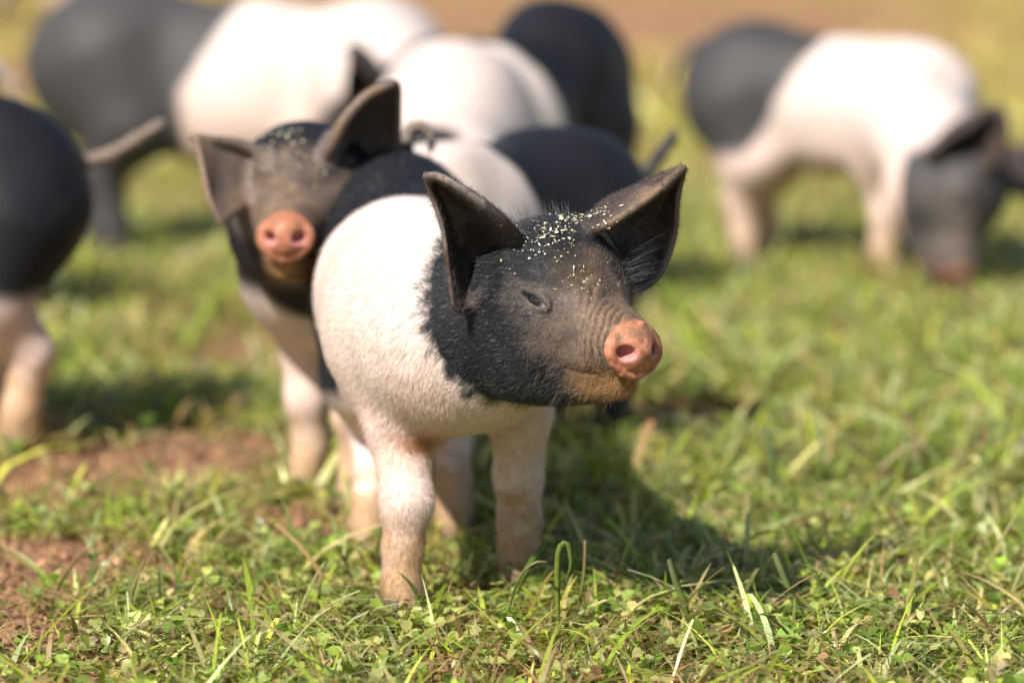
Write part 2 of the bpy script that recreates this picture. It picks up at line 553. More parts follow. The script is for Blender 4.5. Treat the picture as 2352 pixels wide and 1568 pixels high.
class Pig:
    """torso: (centre, radii, frame); legs: chains; head: snout point + frame + scale; ears: Ear list; tail chain"""
    def __init__(s, torso, legs, neck, snout, HF, hs, ears, tail, detail, lo, hi, h):
        s.torso, s.legs, s.neck, s.snout, s.HF, s.hs, s.ears, s.tail, s.detail, s.lo, s.hi, s.h = torso, legs, neck, snout, HF, hs, ears, tail, detail, lo, hi, h
    dirt = 1.0
    wide = 0.0
    snout_k = 1.0
    muscle = 0.0
    def to_head(s, p):
        q = ((p - s.snout.astype(np.float32)) @ s.HF.T.astype(np.float32)) / s.hs
        if s.wide:
            q[:, 1] = q[:, 1] / (1 + s.wide * sstep(-0.02, -0.07, q[:, 0]).astype(np.float32))
        return q
    def fn(s, p):
        d = None
        for c, r, R in s.torso:
            e = ellipsoid(p, c, r, R.T)
            d = e if d is None else smin(d, e, 0.035 if s.muscle else 0.06)
        for a in s.extra if hasattr(s, 'extra') else []:
            d = smin(d, ellipsoid(p, *a), 0.03)
        if s.muscle:
            d = d + s.muscle * vnoise(p, s.muscle * 13, 43) + s.muscle * .4 * vnoise(p, s.muscle * 6, 44)
        for lg in s.legs:
            d = smin(d, chain(p, lg, 0.012), 0.030)
        d = smin(d, chain(p, s.neck, 0.03), 0.05)
        q = s.to_head(p)
        near = (np.abs(q[:, 0] + 0.09) < 0.15) & (np.abs(q[:, 1]) < 0.12) & (np.abs(q[:, 2]) < 0.14)
        hd = np.full(len(p), 0.06, np.float32)
        # a cheap bound away from the head keeps the field continuous
        hd[~near] = (ellipsoid(q[~near], (-0.09, 0, 0.0), (0.11, 0.07, 0.09)) * s.hs)
        if near.any():
            hd[near] = head_sdf(q[near], s.detail) * s.hs
        d = smin(d, hd, 0.018) if not s.detail else smin(d, hd, 0.014)
        if s.detail:
            d = d + 0.0012 * vnoise(p, 0.045, 41) + 0.0005 * vnoise(p, 0.016, 42)
        for e in s.ears:
            d = smin(d, e.sdf(p, d), 0.010)
        if s.tail:
            d = smin(d, chain(p, s.tail, 0.004), 0.008)
        return d
    def build(s):
        s.V, s.Q, s.N = surface(s.fn, s.lo, s.hi, s.h)
        s.V = relax(s.V, s.Q, 1, 0.15 if s.detail else 0.35)
        return s

WHITE = np.array((0.58, 0.50, 0.455)); PINK = np.array((0.74, 0.50, 0.42)); BLACK = np.array((0.010, 0.010, 0.013))
GREYSKIN = np.array((0.115, 0.088, 0.076)); TAN = np.array((0.40, 0.24, 0.125)); MUD = np.array((0.20, 0.12, 0.07))
SNOUT = np.array((0.43, 0.170, 0.095))
def head_tint(pig, col, earmask, q, V):
    """colours of the face laid over col; q = head coordinates"""
    f, l, z = q[:, 0], np.abs(q[:, 1]), q[:, 2]
    n = fbm(V, 0.02, 51); n2 = fbm(V, 0.008, 52)
    on = (f > -0.19) & (np.abs(q[:, 1]) < 0.09)
    face = sstep(-0.112, -0.088, f + 0.5 * (z - .03) * (z < .03) + 0.012 * n) * sstep(0.054, 0.046, z + 0.30 * (f + 0.09) + 0.006 * n) * sstep(-0.030, -0.005, z + .25 * (f + .06) + .01 * n) * on
    col = mixc(col, GREYSKIN, np.clip(face * (0.75 + 0.35 * n), 0, 1))
    e = np.sqrt(((f - EYE_C[0]) / 0.022) ** 2 + ((z - EYE_C[2] - 0.002) / 0.016) ** 2)
    col = mixc(col, (0.15, 0.115, 0.10), sstep(1.1, 0.6, e) * on * (l > 0.015) * 0.2)
    muz = sstep(-0.070, -0.030, f + 0.2 * z + 0.010 * n) * sstep(-0.035, -0.005, z) * on * pig.dirt
    col = mixc(col, (0.205, 0.135, 0.085), np.clip(muz * (0.65 + 0.7 * n + 0.4 * n2), 0, 1))
    chin = sstep(-0.066, -0.026, f + 0.022 * n) * sstep(-0.006, -0.032, z + 0.008 * n) * on * pig.dirt
    col = mixc(col, (0.36, 0.19, 0.070), np.clip(chin * (0.85 + 0.6 * n2), 0, 1))
    disc = sstep(-0.0128, -0.0098, f + 0.0008 * n2) * sstep(-0.0265, -0.0245, z) * on * (l < .032) * (z < .035)
    sn = SNOUT[None] * pig.snout_k * (1 + 0.22 * n[:, None]) 
    sn = mixc(sn, (0.20, 0.115, 0.07), sstep(0.15, 0.50, n2 + 0.4 * n + 16 * z) * 0.85)
    sn = mixc(sn, (0.33, 0.15, 0.085), sstep(0.0, 0.5, fbm(V, 0.004, 53)) * 0.5)
    sn = mixc(sn, (0.70, 0.36, 0.26), sstep(0.25, 0.6, -n2) * 0.5)
    nost = np.sqrt(((l - 0.0118) / 0.0062) ** 2 + ((z + 0.001) / 0.0058) ** 2)
    sn = mixc(sn, (0.60, 0.27, 0.27), sstep(1.5, 0.6, nost) * 0.7)
    col = mixc(col, (0, 0, 0), disc) + sn * disc[:, None]
    return col

def add_eyes(pig, parent, origin):
    for sgn in (1, -1):
        c = EYE_C - EN * 0.0133
        n = EN.copy(); t = ET.copy()
        if sgn < 0:
            c = c * (1, -1, 1); n = n * (1, -1, 1); t = t * (1, -1, 1)
        w = pig.snout + (c * pig.hs) @ pig.HF
        nw, tw = n @ pig.HF, t @ pig.HF
        r = 0.0135 * pig.hs
        th, ph = np.meshgrid(np.linspace(0, math.pi, 25), np.linspace(0, 2 * math.pi, 33)[:-1], indexing='ij')
        uw = np.cross(nw, tw)
        P = r * (np.cos(th)[..., None] * nw + (np.sin(th) * np.cos(ph))[..., None] * tw + (np.sin(th) * np.sin(ph))[..., None] * uw)
        bulge = 1 + 0.05 * np.exp(-(th / 0.5) ** 2)
        P = (P * bulge[..., None]).reshape(-1, 3)
        look = nw - 0.16 * tw
        look /= np.linalg.norm(look)
        dots = (P / np.linalg.norm(P, axis=1)[:, None]) @ look
        col = np.tile((0.42, 0.40, 0.44), (len(P), 1))
        col = mixc(col, (0.010, 0.008, 0.008), sstep(0.74, 0.80, dots))
        col = mixc(col, (0.002, 0.002, 0.003), sstep(0.90, 0.93, dots))
        m = 32
        q = [(i * m + j, i * m + (j + 1) % m, (i + 1) * m + (j + 1) % m, (i + 1) * m + j) for i in range(24) for j in range(m)]
        me = np_mesh('eye', P, [np.array(q)], True, col)
        link('eye', me, EYE, parent, Vector(w - origin))

def add_hooves(pig, parent, origin, feet):
    """feet: (ankle, forward vec, scale); each hoof is two toes"""
    for a, fwd, sc in feet:
        f = np.array((fwd[0], fwd[1], 0.0)); f /= np.linalg.norm(f)
        l = np.array((-f[1], f[0], 0))
        base = np.array((a[0], a[1], ground_z(a[0], a[1])))
        V, Q = [], []
        for sgn in (-1, 1):
            o = len(V)
            rings = [(0.0, 0.0085, 0.0145, 0.007), (0.008, 0.0082, 0.0130, 0.0055), (0.018, 0.0075, 0.0105, 0.003), (0.028, 0.006, 0.008, 0.001)]
            for z, rl, rf, sh in rings:
                for k in range(14):
                    an = 2 * math.pi * k / 14
                    c, s_ = math.cos(an), math.sin(an)
                    ff = c * rf * (1.25 if c > 0 else 0.8) + sh
                    ll = s_ * rl * (1 - 0.35 * max(c, 0)) + sgn * 0.0088
                    V.append(base + sc * (f * ff + l * ll) + np.array((0, 0, z * sc)))
            for r in range(3):
                for k in range(14):
                    Q.append((o + r * 14 + k, o + r * 14 + (k + 1) % 14, o + (r + 1) * 14 + (k + 1) % 14, o + (r + 1) * 14 + k))
        me = np_mesh('hoof', np.array(V) - origin, [np.array(Q)], True)
        link('hoof', me, HOOF, parent)

def hair(name, parent, pts, radii, cols, mat=None):
    """pts (N,k,3) local, radii (N,k), cols (N,3)"""
    N, k = pts.shape[:2]
    hc = bpy.data.hair_curves.new(name)
    hc.add_curves([k] * N)
    hc.attributes['position'].data.foreach_set('vector', pts.astype(np.float32).ravel())
    ra = hc.attributes.get('radius') or hc.attributes.new('radius', 'FLOAT', 'POINT')
    ra.data.foreach_set('value', radii.astype(np.float32).ravel())
    ca = hc.attributes.new('tint', 'FLOAT_COLOR', 'CURVE')
    c = np.ones((N, 4), np.float32); c[:, :3] = cols
    ca.data.foreach_set('color', c.ravel())
    o = link(name, hc, mat or FUR, parent)
    o['kind'] = 'stuff'
    return o

def pig_root(name, origin, label):
    r = bpy.data.objects.new(name, None)
    scene.collection.objects.link(r)
    r.location = origin
    r.empty_display_size = 0.1
    r['label'] = label; r['category'] = 'piglet' if name == 'piglet' else 'pig'; r['group'] = 'saddleback pigs grazing in the field'
    return r
def pig_body(pig, root, origin, col):
    me = np_mesh('body', pig.V - origin.astype(np.float32), [pig.Q], True, col)
    return link('body', me, SKIN, root)

def P(px, d, z):
    """world point at height z and depth d that lies in the photograph's column px"""
    return np.array(((px - 1176) / FPX * (d * CP + (CAMH - z) * SP), d, z))

# ------------------------------------------------------------------ the piglet in front
S0 = at(1463, 806, 3.02)
HF0 = frame((math.sin(math.radians(35)), -math.cos(math.radians(35)), -0.04))
def net(rows):
    return [[at(*c) for c in r] for r in rows]
near_ear = net([
    [(1196, 556, 3.085), (1170, 590, 3.110), (1150, 625, 3.115), (1128, 655, 3.105), (1110, 672, 3.095)],
    [(1150, 500, 3.060), (1118, 522, 3.115), (1098, 595, 3.135), (1085, 660, 3.118), (1084, 700, 3.095)],
    [(1074, 442, 3.055), (1058, 468, 3.110), (1050, 560, 3.125), (1054, 650, 3.108), (1062, 712, 3.085)],
    [(1010, 406, 3.060), (1002, 425, 3.095), (1026, 520, 3.110), (1038, 620, 3.095), (1050, 712, 3.080)],
    [(980, 404, 3.070), (988, 440, 3.080), (1016, 520, 3.085), (1030, 620, 3.085), (1041, 702, 3.078)]])
far_ear = net([
    [(1322, 515, 3.110), (1368, 500, 3.150), (1412, 545, 3.165), (1436, 610, 3.150), (1442, 668, 3.125)],
    [(1372, 525, 3.085), (1396, 462, 3.140), (1446, 500, 3.175), (1470, 590, 3.165), (1470, 665, 3.135)],
    [(1448, 484, 3.085), (1458, 432, 3.130), (1500, 470, 3.165), (1520, 560, 3.160), (1514, 632, 3.140)],
    [(1518, 432, 3.095), (1524, 402, 3.125), (1545, 420, 3.145), (1546, 480, 3.150), (1548, 548, 3.145)],
    [(1566, 388, 3.110), (1569, 386, 3.118), (1571, 392, 3.124), (1566, 415, 3.130), (1556, 450, 3.135)]])
# the same ears in head coordinates serve the other animals
EAR_R = (np.array(near_ear) - S0) @ HF0.T
EAR_L = (np.array(far_ear) - S0) @ HF0.T

F0 = np.array(P(985, 3.27, .25)) - np.array(P(912, 3.60, .26)); F0[2] = 0
T0 = frame(F0)
hero_legs = [
    [(P(908, 3.26, .215), .046), (P(918, 3.225, .160), .0265), (P(934, 3.20, .100), .0205), (P(926, 3.20, .060), .0155), (P(922, 3.195, .030), .0150), (P(927, 3.185, .010), .0155)],
    [(P(1165, 3.29, .215), .046), (P(1192, 3.315, .160), .0270), (P(1190, 3.33, .100), .0188), (P(1193, 3.33, .055), .0160), (P(1190, 3.33, .028), .0155), (P(1192, 3.32, .010), .0170)],
    [(P(850, 3.60, .220), .058), (P(838, 3.54, .155), .040), (P(852, 3.60, .092), .0190), (P(848, 3.53, .045), .0145), (P(846, 3.50, .020), .0150), (P(845, 3.485, .008), .0150)],
    [(P(985, 3.62, .220), .058), (P(1030, 3.57, .155), .038), (P(1036, 3.62, .092), .0190), (P(1040, 3.58, .045), .0155), (P(1040, 3.57, .020), .0155), (P(1042, 3.555, .008), .0155)]]
skull = S0 + np.array((-0.125, 0, 0.015)) @ HF0
hero_neck = [(P(1010, 3.27, .255), .078), (P(1090, 3.19, .252), .068), (skull, .052)]
tb = P(932, 3.655, .350)
tail0 = [(tb - (0, 0, .01), .010)] + [(tb + np.array((.0125 - .0125 * math.cos(t_), .006 * math.sin(t_), .012 + .0155 * math.sin(t_))), .0058 - .0004 * i_) for i_, t_ in enumerate(np.linspace(-.3, 3.6, 9))]
hero = Pig([(P(910, 3.60, .268), (.105, .078, .092), T0), (P(944, 3.43, .245), (.140, .087, .088), T0), (P(982, 3.28, .246), (.105, .085, .083), T0), (P(1045, 3.20, .238), (.060, .064, .062), T0)],
           hero_legs, hero_neck, S0, HF0, 1.0, [Ear(near_ear), Ear(far_ear)], tail0, True,
           (-.205, 2.985, -.004), (.165, 3.725, .392), 0.0015).build()

def plane_dist(V, a, b, c, toward):
    n = np.cross(b - a, c - a); n /= np.linalg.norm(n)
    if (toward - a) @ n < 0: n = -n
    return (V - a) @ n
def leg_mud(V, col, top, amount, seed=0):
    n = fbm(V, 0.03, 61 + seed); n2 = fbm(V, 0.010, 71 + seed)
    m = sstep(top, top * 0.35, V[:, 2] + 0.050 * n + 0.025 * n2)
    col = mixc(col, (0.43, 0.26, 0.115), np.clip(m * amount, 0, 1))
    m2 = sstep(top * 0.40, top * 0.05, V[:, 2] + 0.02 * n)
    return mixc(col, MUD, np.clip(m2 * amount * 0.75, 0, 1))
V, q = hero.V.astype(float), hero.to_head(hero.V).astype(float)
nz = fbm(V, 0.035, 81)
col = np.tile(WHITE * 1.26, (len(V), 1)) * (1 + 0.05 * fbm(V, 0.012, 82))[:, None]
col = mixc(col, PINK, sstep(0.235, 0.150, V[:, 2] + 0.02 * nz) * 0.30 + sstep(-.2, .9, fbm(V, .05, 83)) * .22)
col = mixc(col, (0.55, 0.42, 0.28), sstep(.15, .8, fbm(V, .04, 87)) * sstep(.30, .18, V[:, 2]) * .35)
col = leg_mud(V, col, 0.100, 0.85)
# rusty stain in the armpit
arm = np.exp(-((V - P(965, 3.19, .150)) ** 2 / np.array((.022, .05, .014)) ** 2).sum(1))
col = mixc(col, (0.42, 0.20, 0.09), np.clip(arm * (0.8 + 0.8 * nz), 0, 1))
nc = at(1215, 705, 3.13)
hd = 0.10 * fbm(V, .016, 86) + 1 - np.sqrt(((V[:, 0] - nc[0]) / .086) ** 2 + ((V[:, 2] - nc[2]) / .083) ** 2) + 0.10 * nz + 0.06 * fbm(V, .008, 84)
hm = sstep(-0.06, 0.07, hd) * sstep(3.45, 3.40, V[:, 1])
hm = np.maximum(hm, sstep(-0.130, -0.120, q[:, 0]) * (np.abs(q[:, 1]) < 0.08) * sstep(-0.075, -0.065, q[:, 2]))
rd = (V[:, 1] - 3.452) + 0.25 * (V[:, 2] - 0.34) + 0.006 * nz
rm = sstep(-0.003, 0.004, rd) * sstep(0.125, 0.15, V[:, 2])
bm_ = np.maximum(hm, rm)
col = mixc(col, BLACK, bm_)
earm = hero.ears[0].near(V, 0.006).astype(float) + hero.ears[1].near(V, 0.006)
earm = np.clip(earm, 0, 1) * sstep(-0.02, 0.0, q[:, 2])
n2 = fbm(V, 0.010, 85)
ecol = mixc(np.tile((0.070, 0.052, 0.045), (len(V), 1)), (0.17, 0.095, 0.050), sstep(0.15, 0.7, n2 + nz * .6) * 0.5)
col = col * (1 - earm[:, None] * .85) + ecol * earm[:, None] * .85
col = head_tint(hero, col, earm, q, V)
tm = sstep(0.362, 0.366, V[:, 2]) * (V[:, 1] > 3.60)
col = mixc(col, (0.20, 0.15, 0.12), tm)
hero_col = col
O0 = np.array((-0.06, 3.40, 0.0))
root0 = pig_root('piglet', O0, 'sharply focused piglet in front, head turned right, orange snout and feed flakes on its forehead')
pig_body(hero, root0, O0, col)
add_eyes(hero, root0, O0)
add_hooves(hero, root0, O0, [(P(925, 3.185, 0), (.3, -1), 1.0), (P(1191, 3.322, 0), (.3, -1), 1.0), (P(846, 3.49, 0), (.2, -1), .95), (P(1041, 3.56, 0), (.2, -1), .95)])

# ---- fur of the front piglet
def grow_fur(pig, col, root, origin, count, seed, black, ear, q):
    R = np.random.default_rng(seed)
    V, N = pig.V.astype(float), pig.N.astype(float)
    f, l, z = q[:, 0], np.abs(q[:, 1]), q[:, 2]
    on_head = (f > -0.17) & (np.abs(q[:, 1]) < 0.1) & (np.abs(q[:, 2]) < .12)
    w = np.ones(len(V))
    w[on_head & (f > -0.0125) & (z > -0.026)] = 0.02
    eyed = np.sqrt((f - EYE_C[0]) ** 2 + (z - EYE_C[2]) ** 2)
    w[on_head & (eyed < 0.006) & (l > .015)] = 0.1
    w[on_head & (f > -0.06) & (z > -0.01)] *= 0.6
    w[V[:, 1] > 3.40] *= 0.35
    w[(V[:, 2] < 0.02)] *= 0.2
    # only sides that face forward of the far flank need density; the rest keeps a third
    w[N[:, 1] > 0.35] *= 0.35
    w /= w.sum()
    idx = R.choice(len(V), count, p=w)
    b = V[idx] + R.normal(0, 0.0007, (count, 3))
    n = N[idx]
    t = np.tile(-T0[0], (count, 1)) + np.array((0, 0, -0.55))
    # on the head hair runs from the snout back and down over the cheeks
    hb = -pig.HF[0]
    oh = on_head[idx]
    side = np.sign(q[idx, 1])
    th = hb[None] * 1.0 + pig.HF[1][None] * (side * 0.5)[:, None] * (np.abs(q[idx, 1]) > .01)[:, None] - pig.HF[2][None] * (0.55 * (z[idx] < 0.03))[:, None]
    t[oh] = th[oh]
    leg = V[idx, 2] < 0.15
    t[leg] = np.array((0, 0.25, -1.0))
    t = t + R.normal(0, 0.11, (count, 3)) + 0.25 * np.stack([fbm(b, 0.03, 90 + k) for k in range(3)], 1)
    t -= n * (t * n).sum(1)[:, None]
    t /= np.linalg.norm(t, axis=1)[:, None] + 1e-6
    L = 0.0068 * np.exp(R.normal(0, 0.22, count))
    L[V[idx, 2] < .15] *= .75
    L[oh] *= 0.75
    L[oh & (f[idx] > -0.075) & (z[idx] > -0.015)] *= 0.55
    chin = oh & (f[idx] > -0.095) & (z[idx] < -0.014)
    L[chin] *= 0.95
    eidx = ear[idx] > 0.5
    L[eidx] *= 0.75
    lift = 0.10 + 0.16 * R.random(count)
    lift[chin] += 0.25
    tip = b + L[:, None] * (t * (1 - 0.4 * lift[:, None]) + n * lift[:, None])
    mid = b + 0.5 * L[:, None] * (t * 0.82 + n * (lift[:, None] * 1.45 + 0.05))
    pts = np.stack([b - n * 0.0004, mid, tip], 1) - origin
    rad = np.full(count, 0.000085) * (0.7 + 0.6 * R.random(count))
    radii = rad[:, None] * np.array((1, 0.8, 0.15))[None]
    bl = np.where(R.random(count) < black[idx], 1.0, 0.0)
    c = np.where((bl > 0.5)[:, None], np.array((0.036, 0.038, 0.045))[None], np.clip(col[idx] * 1.16, 0, .9))
    mudded = (V[idx, 2] < 0.11) | (arm[idx] > .3)
    c = np.where(mudded[:, None] & (bl < 0.5)[:, None], np.clip(col[idx] * 1.15, 0, 1), c)
    snouty = oh & (f[idx] > -0.070)
    c[snouty & (z[idx] > -.03)] = np.array((0.16, 0.12, 0.095))
    cm = np.clip(sstep(-0.070, -0.025, f[idx]) * sstep(-0.004, -0.030, z[idx]) * 1.1, 0, 1) * oh
    pickc = R.random(count) < cm
    c[pickc] = np.array((0.34, 0.195, 0.085))
    c[eidx] = np.array((0.075, 0.055, 0.048))
    grey = (R.random(count) < 0.035) & (bl > .5) & ~chin
    c[grey] = np.array((0.40, 0.38, 0.36))
    c = c * np.exp(R.normal(0, 0.13, count))[:, None]
    return hair('fur', root, pts, radii, np.clip(c, 0, 0.95))
blackv = bm_.copy()
grow_fur(hero, hero_col, root0, O0, 230000, 5, blackv, earm, q)

def strands(name, items, root, origin, colr, rad=0.00011, seed=1):
    """items: (start, direction, droop, length)"""
    pts, cols = [], []
    for a, d, g, L in items:
        a, d, g = np.array(a), np.array(d, float), np.array(g, float)
        d /= np.linalg.norm(d)
        pts.append([a + d * L * t + g * L * t * t for t in (0, .25, .5, .75, 1)])
    pts = np.array(pts) - origin
    n = len(pts)
    r = np.tile(np.array((1, .95, .8, .5, .12)) * rad, (n, 1))
    R = np.random.default_rng(seed)
    c = np.array(colr)[None] * np.exp(R.normal(0, .2, n))[:, None]
    return hair(name, root, pts, r, np.clip(c, 0, 1))
def H(f, l, z):
    return S0 + np.array((f, l, z)) @ HF0
def HD(f, l, z):
    return np.array((f, l, z)) @ HF0
# lashes over each eye
for s_ in (1, -1):
    it = []
    for k in range(30):
        a = -0.0130 + 0.0240 * k / 29
        c = EYE_C + ET * a + EU * (0.0052 * (1 - (a / .0165) ** 2)) + EN * 0.0010
        c = c * (1, s_, 1)
        dv = (EN * 0.9 - EU * 0.45 + ET * (a * 16 - 0.1)) * (1, s_, 1)
        gv = (-EU * 0.45) * (1, s_, 1)
        it.append((S0 + c @ HF0, dv @ HF0, gv @ HF0, 0.0072 + 0.002 * rnd.random()))
    strands('eyelash', it, root0, O0, (0.12, 0.115, 0.115), 0.00007)
# bristles: whiskers at the muzzle, tufts at the ear openings
it = []
Vh, Nh = hero.V, hero.N
sel = np.nonzero((q[:, 0] > -0.085) & (q[:, 0] < -0.014) & (q[:, 2] < -0.012) & (q[:, 2] > -0.05))[0]
for k in RNG.choice(sel, 120):
    n = Nh[k].astype(float)
    it.append((Vh[k], n * 0.5 + HD(-0.4, 0, -0.6) + RNG.normal(0, .3, 3), np.array((0, 0, -.25)) + RNG.normal(0, .12, 3), 0.006 + 0.009 * RNG.random()))
sel = np.nonzero((q[:, 0] > -0.026) & (q[:, 0] < -0.013) & (q[:, 2] > 0.018) & (np.abs(q[:, 1]) < .018))[0]
for k in RNG.choice(sel, 26):
    it.append((Vh[k], Nh[k].astype(float) + RNG.normal(0, .35, 3), RNG.normal(0, .2, 3), 0.008 + 0.008 * RNG.random()))
strands('whiskers', it, root0, O0, (0.26, 0.165, 0.10), 0.00008)
it = []
a0 = at(1425, 640, 3.105)
for k in range(70):
    o = RNG.normal(0, .0035, 3) + np.array((0, 0, .010 * RNG.normal()))
    it.append((a0 + o, np.array((.75, -.25, .55)) + RNG.normal(0, .16, 3), np.array((.15, 0, -.12)), 0.020 + 0.016 * RNG.random()))
a0 = at(1148, 640, 3.085)
for k in range(60):
    o = RNG.normal(0, .005, 3) + np.array((0, 0, .010 * RNG.normal()))
    it.append((a0 + o, np.array((-.8, -.4, .1)) + RNG.normal(0, .25, 3), np.array((-.1, 0, -.2)), 0.012 + 0.010 * RNG.random()))
sel = np.nonzero((q[:, 0] < -0.12) & (q[:, 0] > -0.16) & (q[:, 2] > 0.07) & (np.abs(q[:, 1]) < .035) & (earm < .5))[0]
for k in RNG.choice(sel, 260):
    it.append((Vh[k], Nh[k].astype(float) * 1.0 - HD(.6, 0, 0) + RNG.normal(0, .22, 3), RNG.normal(0, .1, 3), 0.010 + 0.008 * RNG.random()))
strands('ear_tuft', it, root0, O0, (0.10, 0.10, 0.105), 0.00010)

# flakes of dried feed caught in the forehead hair
def chaff_on(pig, root, origin, q, n, seed, size=1.0):
    R = np.random.default_rng(seed)
    w = np.exp(-((q[:, 0] + 0.086) / 0.026) ** 2) * np.exp(-((q[:, 1] - .002) / 0.030) ** 4) * (q[:, 2] > 0.035) * sstep(-0.3, 0.8, fbm(pig.V, 0.018, 95))
    w += 0.3 * np.exp(-((q[:, 0] + 0.098) / 0.013) ** 2 - ((q[:, 1] + 0.030) / 0.014) ** 2) * (q[:, 2] > 0.05)
    w /= w.sum()
    idx = R.choice(len(pig.V), n, p=w)
    V, Qd, C = [], [], []
    for k in idx:
        c = pig.V[k].astype(float) + pig.N[k] * (0.0012 + 0.0018 * R.random())
        long_ = R.random() < 0.45
        r = (0.0026, 0.0007, 0.0004) if long_ else (0.0013, 0.0011, 0.0007)
        r = np.array(r) * np.exp(R.normal(-.25, .45)) * size
        nn = pig.N[k].astype(float); t = (-pig.HF[0] + R.normal(0, .5, 3)) if long_ else R.normal(0, 1, 3)
        t -= nn * (t @ nn); t /= np.linalg.norm(t); u = np.cross(nn, t)
        o = len(V)
        for a, b, h in ((-1, 0, 0), (-.4, -.9, 0.1), (.5, -.8, 0), (1, 0.1, 0), (.4, .9, .1), (-.5, .85, 0)):
            V.append(c + t * a * r[0] + u * b * r[1] + nn * h * r[2])
        V.append(c + nn * r[2]); V.append(c - nn * r[2])
        for j in range(6):
            Qd.append((o + j, o + (j + 1) % 6, o + 6)); Qd.append((o + (j + 1) % 6, o + j, o + 7))
        cc = np.array((0.74, 0.70, 0.54)) if R.random() < .6 else np.array((0.60, 0.52, 0.25))
        C += [cc * (0.75 + .4 * R.random())] * 8
    me = np_mesh('chaff', np.array(V) - origin, [np.array(Qd)], False, np.array(C))
    o = link('chaff', me, CHAFF, root)
    o['kind'] = 'stuff'
    o['label'] = 'pale flakes of dry feed caught in the forehead hair'
chaff_on(hero, root0, O0, q, 330, 3, 0.56)

